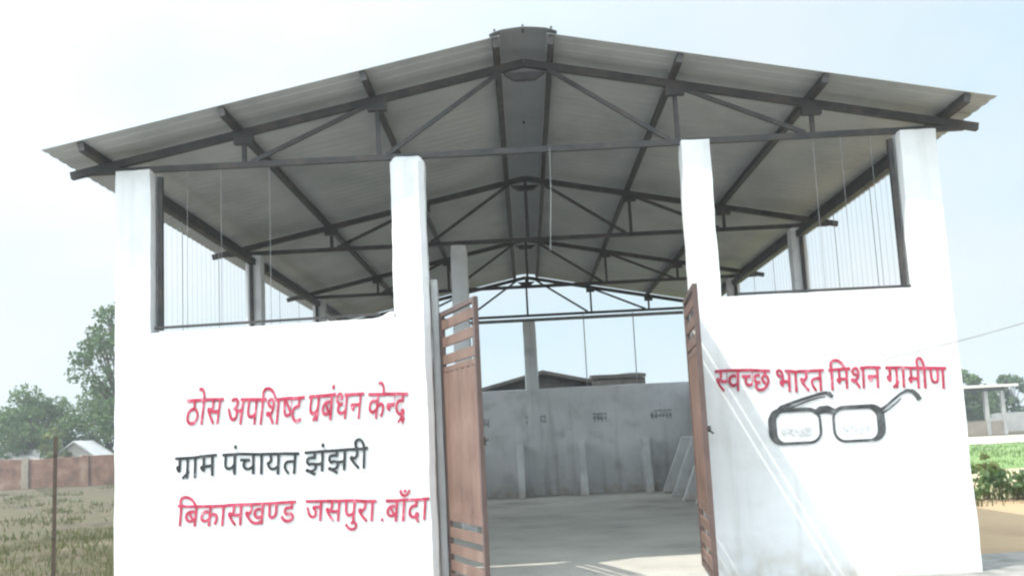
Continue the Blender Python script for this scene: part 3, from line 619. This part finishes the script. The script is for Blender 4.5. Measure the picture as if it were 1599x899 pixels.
def tree(name, label, loc, height, spread, trunk_h, clumps, per, size, mat, seed, group=None, trunk_r=.16, crown_bias=None):
    rng = random.Random(seed); t = empty(name, label, 'tree', loc, group)
    wood = MB(); top = Vector((rng.uniform(-.2, .2), rng.uniform(-.2, .2), height * .8))
    wood.tube([(0, 0, -.1), (.04, 0, trunk_h * .5), (top.x * .4, top.y * .4, trunk_h), (top.x, top.y, top.z)], [trunk_r * 1.3, trunk_r, trunk_r * .8, trunk_r * .15], 8)
    cl = []
    for i in range(clumps):
        a = i * 2.399 + rng.uniform(-.4, .4); f = (i + .5) / clumps
        z = trunk_h + (height - trunk_h) * (f ** .9); prof = math.sin(math.pi * min(1, .18 + .78 * f)) ** .7
        rr = spread * prof * rng.uniform(.45, 1.0)
        c = Vector((math.cos(a) * rr, math.sin(a) * rr, z - rng.uniform(0, .12) * height))
        if crown_bias: c += Vector(crown_bias) * rng.uniform(0, 1)
        cl.append((c, spread * rng.uniform(.22, .38)))
        st = Vector((0, 0, trunk_h * rng.uniform(.8, 1.0) + (c.z - trunk_h) * .35)); st.x = top.x * st.z / top.z; st.y = top.y * st.z / top.z
        mid = (st + c) / 2 + Vector((rng.uniform(-.1, .1), rng.uniform(-.1, .1), .12)) * spread * .4
        wood.tube([st, mid, c], [trunk_r * .4, trunk_r * .25, trunk_r * .08], 5)
    wood.build('trunk', M['bark'], t, smooth=True)
    leaves(rng, cl, per, size).build('crown', M[mat], t)
    return t
tree('broadleaf_tree', 'tall open branched tree half hidden behind the left end of the white shed', (-20.9, 45, GZ), 9.9, 2.55, 3.0, 40, 130, 0.24, 'leaf_dark', 3, trunk_r=.2)
G1 = 'trees behind the red brick wall'
tree('bushy_tree', 'rounded grey-green tree at the far left behind the brick wall', (-29.0, 53, GZ), 5.5, 2.6, 1.0, 42, 187, 0.22, 'leaf_mid', 5, G1)
tree('bushy_tree', 'rounded tree standing behind the top of the fence post', (-26.0, 56, GZ), 5.9, 2.4, 1.1, 42, 187, 0.22, 'leaf_mid', 6, G1)
tree('bushy_tree', 'low dark tree filling the gap left of the pale roofed hut', (-32.5, 58, GZ), 4.4, 2.6, .9, 36, 170, 0.22, 'leaf_dark', 8, G1)
tree('bushy_tree', 'small tree close to the edge of the shed beside the pale roofed hut', (-22.9, 57, GZ), 4.2, 1.2, 1.2, 22, 119, 0.20, 'leaf_mid', 9, G1)
tree('young_tree', 'small yellow-green sapling peeping over the wall beside the fence post', (-26.6, 50.3, GZ), 3.2, .8, 1.5, 10, 50, .28, 'leaf_yellow', 10, trunk_r=.05)
# right side
tree('domed_tree', 'pale domed tree rising just behind the flat roofed shelter', (32.6, 72, GZ), 5.1, 2.3, 1.2, 26, 80, .42, 'leaf_mid', 11)
G2 = 'distant trees beyond the right field'
tree('distant_tree', 'distant grey-green tree right of the flat roofed shelter', (39.5, 84, GZ), 3.8, 2.0, .8, 18, 60, .5, 'leaf_mid', 12, G2)
tree('distant_tree', 'distant dark tree at the right edge of the photo', (43.2, 86, GZ), 5.0, 2.0, 1, 18, 60, .5, 'leaf_dark', 13, G2)
tree('distant_tree', 'distant tree seen through the open side of the shelter', (34.4, 80, GZ), 3.7, 2.2, .6, 20, 60, .5, 'leaf_dark', 14, G2)

def bush(name, label, loc, r, h, n, size, mat, seed, group):
    rng = random.Random(seed); t = empty(name, label, 'shrub', loc, group); st = MB(); cl = []
    for i in range(n):
        a = rng.uniform(0, 6.28); d = r * math.sqrt(rng.random()); z = h * rng.uniform(.35, 1) * (1 - .5 * d / r)
        c = Vector((math.cos(a) * d, math.sin(a) * d, z)); cl.append((c, r * .3)); st.tube([(c.x * .25, c.y * .25, -.02), c * .6, c], [.012, .009, .004], 5)
    st.build('stem', M['bark'], t); leaves(rng, cl, 34, size).build('foliage', M[mat], t); return t
G3 = 'shrubs along the edge of the bare soil'
bush('shrub', 'dark leafy shrub against the right corner of the shed', (5.75, 6.9, GZ), .55, .95, 16, .13, 'leaf_bush', 21, G3)
bush('shrub', 'taller thin shrub touching the shed corner beside the stubble', (6.4, 8.8, GZ), .5, 1.2, 14, .13, 'leaf_bush', 22, G3)
bush('shrub', 'low spreading shrub in the middle of the shrub row', (7.0, 8.0, GZ), .75, .62, 18, .12, 'leaf_bush', 23, G3)
bush('shrub', 'round dark green shrub at the right edge of the photo', (7.9, 7.6, GZ), .7, .62, 20, .12, 'leaf_dark', 24, G3)
bush('shrub', 'small brownish shrub standing alone in the straw stubble', (9.6, 13.2, GZ), .28, .6, 8, .12, 'leaf_yellow', 25, G3)
# grass on the left plot
rng = random.Random(31); g = MB()
def blades(n, fx, fy, h0, h1, wid):
    for _ in range(n):
        x, y = fx(), fy()
        if noise.noise(Vector((x * .45, y * .45, 7))) < -.12 and rng.random() < .85: continue
        h = rng.uniform(h0, h1) * (1.1 + .7 * noise.noise(Vector((x * .6, y * .6, 2)))); a = rng.uniform(0, 6.28); w = wid * rng.uniform(.6, 1.3)
        dx, dy = math.cos(a) * w, math.sin(a) * w; lx, ly = rng.uniform(-.5, .5) * h, rng.uniform(-.5, .5) * h
        g.add([(x - dx, y - dy, GZ - .01), (x + dx, y + dy, GZ - .01), (x + lx, y + ly, GZ + h)], [(0, 1, 2)])
blades(9000, lambda: -4.0 - rng.random() ** 1.6 * 5, lambda: rng.uniform(2.5, 12), .03, .12, .007)
for _ in range(260):                                   # low tussocks over the plot
    cx, cy = rng.uniform(-30, -5), 7 + 40 * rng.random() ** 1.5; n = rng.randint(18, 40); r = rng.uniform(.12, .5)
    for _ in range(n):
        x, y = cx + rng.gauss(0, r), cy + rng.gauss(0, r); h = rng.uniform(.05, .16); a = rng.uniform(0, 6.28); w = .022
        g.add([(x - math.cos(a) * w, y - math.sin(a) * w, GZ - .01), (x + math.cos(a) * w, y + math.sin(a) * w, GZ - .01), (x + rng.uniform(-.08, .08), y + rng.uniform(-.08, .08), GZ + h)], [(0, 1, 2)])
tag(g.build('grass', M['blade']), kind='stuff')
rng = random.Random(33); g = MB()
blades(5000, lambda: rng.uniform(4.6, 12), lambda: rng.uniform(6.8, 9.6), .05, .22, .01)
blades(2500, lambda: rng.uniform(4.6, 22), lambda: rng.uniform(9, 17), .04, .12, .015)
tag(g.build('weeds', M['blade']), kind='stuff')
# crop rows on the green field: dense short blades
rng = random.Random(35); g = MB()
M['cropblade'] = leafy(material('crop_blade', [(.10, .17, .05), (.135, .205, .065), (.17, .235, .085)], .8, .8, island=.5, lo=.2, hi=.8), .3, (.18, .28, .07))
blades(12000, lambda: rng.uniform(10, 42), lambda: rng.uniform(18, 42), .05, .12, .03)
tag(g.build('green_crop', M['cropblade']), kind='stuff')

# ------------------------------------------------------------------ fence post
def post(label, loc, h):
    t = empty('fence_post', label, 'post', loc)
    MB().bar((0, 0, -.2), (.012, 0, h), .05, .006).bar((-.022, .025, -.2), (-.010, .025, h), .006, .05).build('angle_iron', M['rust'], t)
    k = MB()
    for z in (.45, .95, 1.45): k.tube([(-.03, -.012, z), (.03, -.012, z)], .006, 6)
    k.build('wire_hook', M['rust'], t); return t
post('rusty angle-iron fence post standing alone in the left grass', (-5.93, 3.5, GZ), 1.66)

# ------------------------------------------------------------------ far buildings and walls
M['brick'] = material('red_brick', [(.085, .045, .03), (.15, .075, .048), (.19, .105, .07), (.25, .17, .125)], 1.5, .95, .4, 6, detail=9, lo=.34, hi=.66)
M['pale'] = material('pale_plaster', [(.55, .50, .44), (.70, .66, .60)], 1.2, .9)
M['tin'] = material('pale_tin_roof', [(.38, .385, .39), (.55, .55, .55)], 1.5, .7)
M['darktile'] = material('sooty_clay_tiles', [(.035, .033, .032), (.06, .056, .052), (.095, .085, .078)], 5, .95, .5, 14)
M['mud'] = material('mud_plaster', [(.20, .165, .13), (.28, .24, .19)], 2, .95)
M['conc'] = material('weathered_concrete', [(.30, .295, .28), (.42, .41, .39)], 1.5, .9)
M['beam'] = material('near_black_beam', [(.04, .04, .038), (.065, .062, .058)], 4, .9)  # near-black tone for the box under the shelter's roof slab

bwl = empty('brick_wall', 'long low red brick wall across the back of the left field', 'wall', (-30, 49, GZ))
# brickwork courses as geometry relief in one mesh: body, coping; piers are parts
plaster('masonry', -25, 17, 0, .25, 0, 1.62, M['brick'], bwl, res=.5, amp=.05, ztop=lambda x: 1.60 + .06 * noise.noise(Vector((x * .5, 0, 0))), seed=41)
for i, x in enumerate((-7.5, -4.2, -.9, 2.4, 5.7, 9.0)):
    plaster('pier', x - .2, x + .2, -.12, .0 - .004, 0, 1.66, M['mud'] if i in (3,) else M['brick'], bwl, res=.3, amp=.02, seed=42 + i)

def hut(name, label, loc, w, d, h, rise, wall_m, roof_m, over=.3, rz=0, door=True):
    t = empty(name, label, 'hut', loc, rz=rz)
    b = MB(); v = [(-w / 2, 0, 0), (w / 2, 0, 0), (w / 2, d, 0), (-w / 2, d, 0), (-w / 2, 0, h), (w / 2, 0, h), (w / 2, d, h), (-w / 2, d, h), (-w / 2, d / 2, h + rise), (w / 2, d / 2, h + rise)]
    b.add(v, [(0, 3, 2, 1), (0, 1, 5, 4), (1, 2, 6, 9, 5), (2, 3, 7, 6), (3, 0, 4, 8, 7), (4, 5, 9, 8), (8, 9, 6, 7)]); b.build('wall', M[wall_m], t)
    r = MB(); th = .09; sl = rise / (d / 2); n = 24
    for s in (-1, 1):
        vs, fs = [], []
        for k in (0, 1):
            for i in range(n + 1):
                x = -w / 2 - over + (w + 2 * over) * i / n; jig = .03 * noise.noise(Vector((x * 1.3, s * 3, 5)))
                for e in (0, 1):
                    yy = d / 2 + s * (0 if e else d / 2 + over); zt = h + rise + .012 - (0 if e else sl * (d / 2 + over)) + k * th + jig
                    vs.append((x, yy, zt))
        q = 2 * (n + 1)
        for i in range(n):
            a = 2 * i; fs += [(a, a + 1, a + 3, a + 2), (q + a, q + a + 2, q + a + 3, q + a + 1), (a, a + 2, q + a + 2, q + a), (a + 1, q + a + 1, q + a + 3, a + 3)]
        fs += [(0, q, q + 1, 1), (2 * n, 2 * n + 1, q + 2 * n + 1, q + 2 * n)]
        r.add(vs, fs)
    r.build('roof', M[roof_m], t)
    return t
# dark tiled houses just behind the shed's back wall
h1 = hut('tiled_house', 'low dark house with sooty tiled gable seen through the back of the shed', (.35, 17.4, GZ), 5.0, 4.2, 2.45, .50, 'darktile', 'darktile', .15, rz=math.radians(90))
h1.location = (.35 + 2.1, 17.4 + 2.5, GZ)
h2 = hut('dark_lean_to', 'flat dark lean-to joined to the sooty gable behind the shed', (2.25, 16.9, GZ), 1.3, 1.6, 2.72, .05, 'darktile', 'darktile', .02)
h3 = hut('tin_roofed_hut', 'small white tin roofed hut peeking over the brick wall', (-25.9 + 1.0, 52.6, GZ), 2.4, 2.0, 1.72, .70, 'pale', 'tin', .25, rz=math.radians(90))
h4 = hut('low_hut', 'low grey-mauve roofed hut behind the brick wall left of the white tin roof', (-28.8, 51.3, GZ), 2.6, 2.2, 1.5, .55, 'pale', 'conc', .2)

sh = empty('roadside_shelter', 'open shelter with flat concrete roof across the green field', 'shelter', (32.3, 66, GZ))
MB().box(-3.6, 2.05, -.6, 3.6, 3.28, 3.46).build('roof_slab', M['pale'], sh, bevel=.03)
MB().box(-3.3, 1.2, -.25, 3.2, 3.06, 3.276).build('roof_beam', M['beam'], sh)
for x, y in ((-3.0, 0), (-.1, 0), (1.05, 0), (1.05, 2.9), (-3.0, 2.9)):
    MB().box(x - .12, x + .12, y - .12, y + .12, 0, 3.056).build('post', M['conc'], sh)
MB().box(-3.2, .9, 2.6, 2.75, 0, 1.05).build('back_wall', M['mud'], sh); MB().box(-2.86, .9, -.08, .08, 0, .95).build('front_parapet', M['mud'], sh)
fwl = empty('boundary_wall', 'long pale boundary wall beyond the dusty track on the right', 'wall', (50, 78, GZ))
plaster('masonry', -18, 40, 0, .25, 0, 1.5, M['conc'], fwl, res=1, amp=.03, seed=60)

# ------------------------------------------------------------------ the air: summer haze
hz = MB().box(-420, 420, -60, 420, GZ - 1.2, 13.5).build('haze', None)
hm = bpy.data.materials.new('haze_air'); hm.use_nodes = True; hn = hm.node_tree.nodes
hn.remove(hn['Principled BSDF']); pv = hn.new('ShaderNodeVolumePrincipled'); pv.inputs['Color'].default_value = (.93, .96, 1, 1)
pv.inputs['Density'].default_value = .0019; pv.inputs['Anisotropy'].default_value = .2
hm.node_tree.links.new(pv.outputs['Volume'], hn['Material Output'].inputs['Volume'])
hz.data.materials.append(hm); tag(hz, kind='stuff')
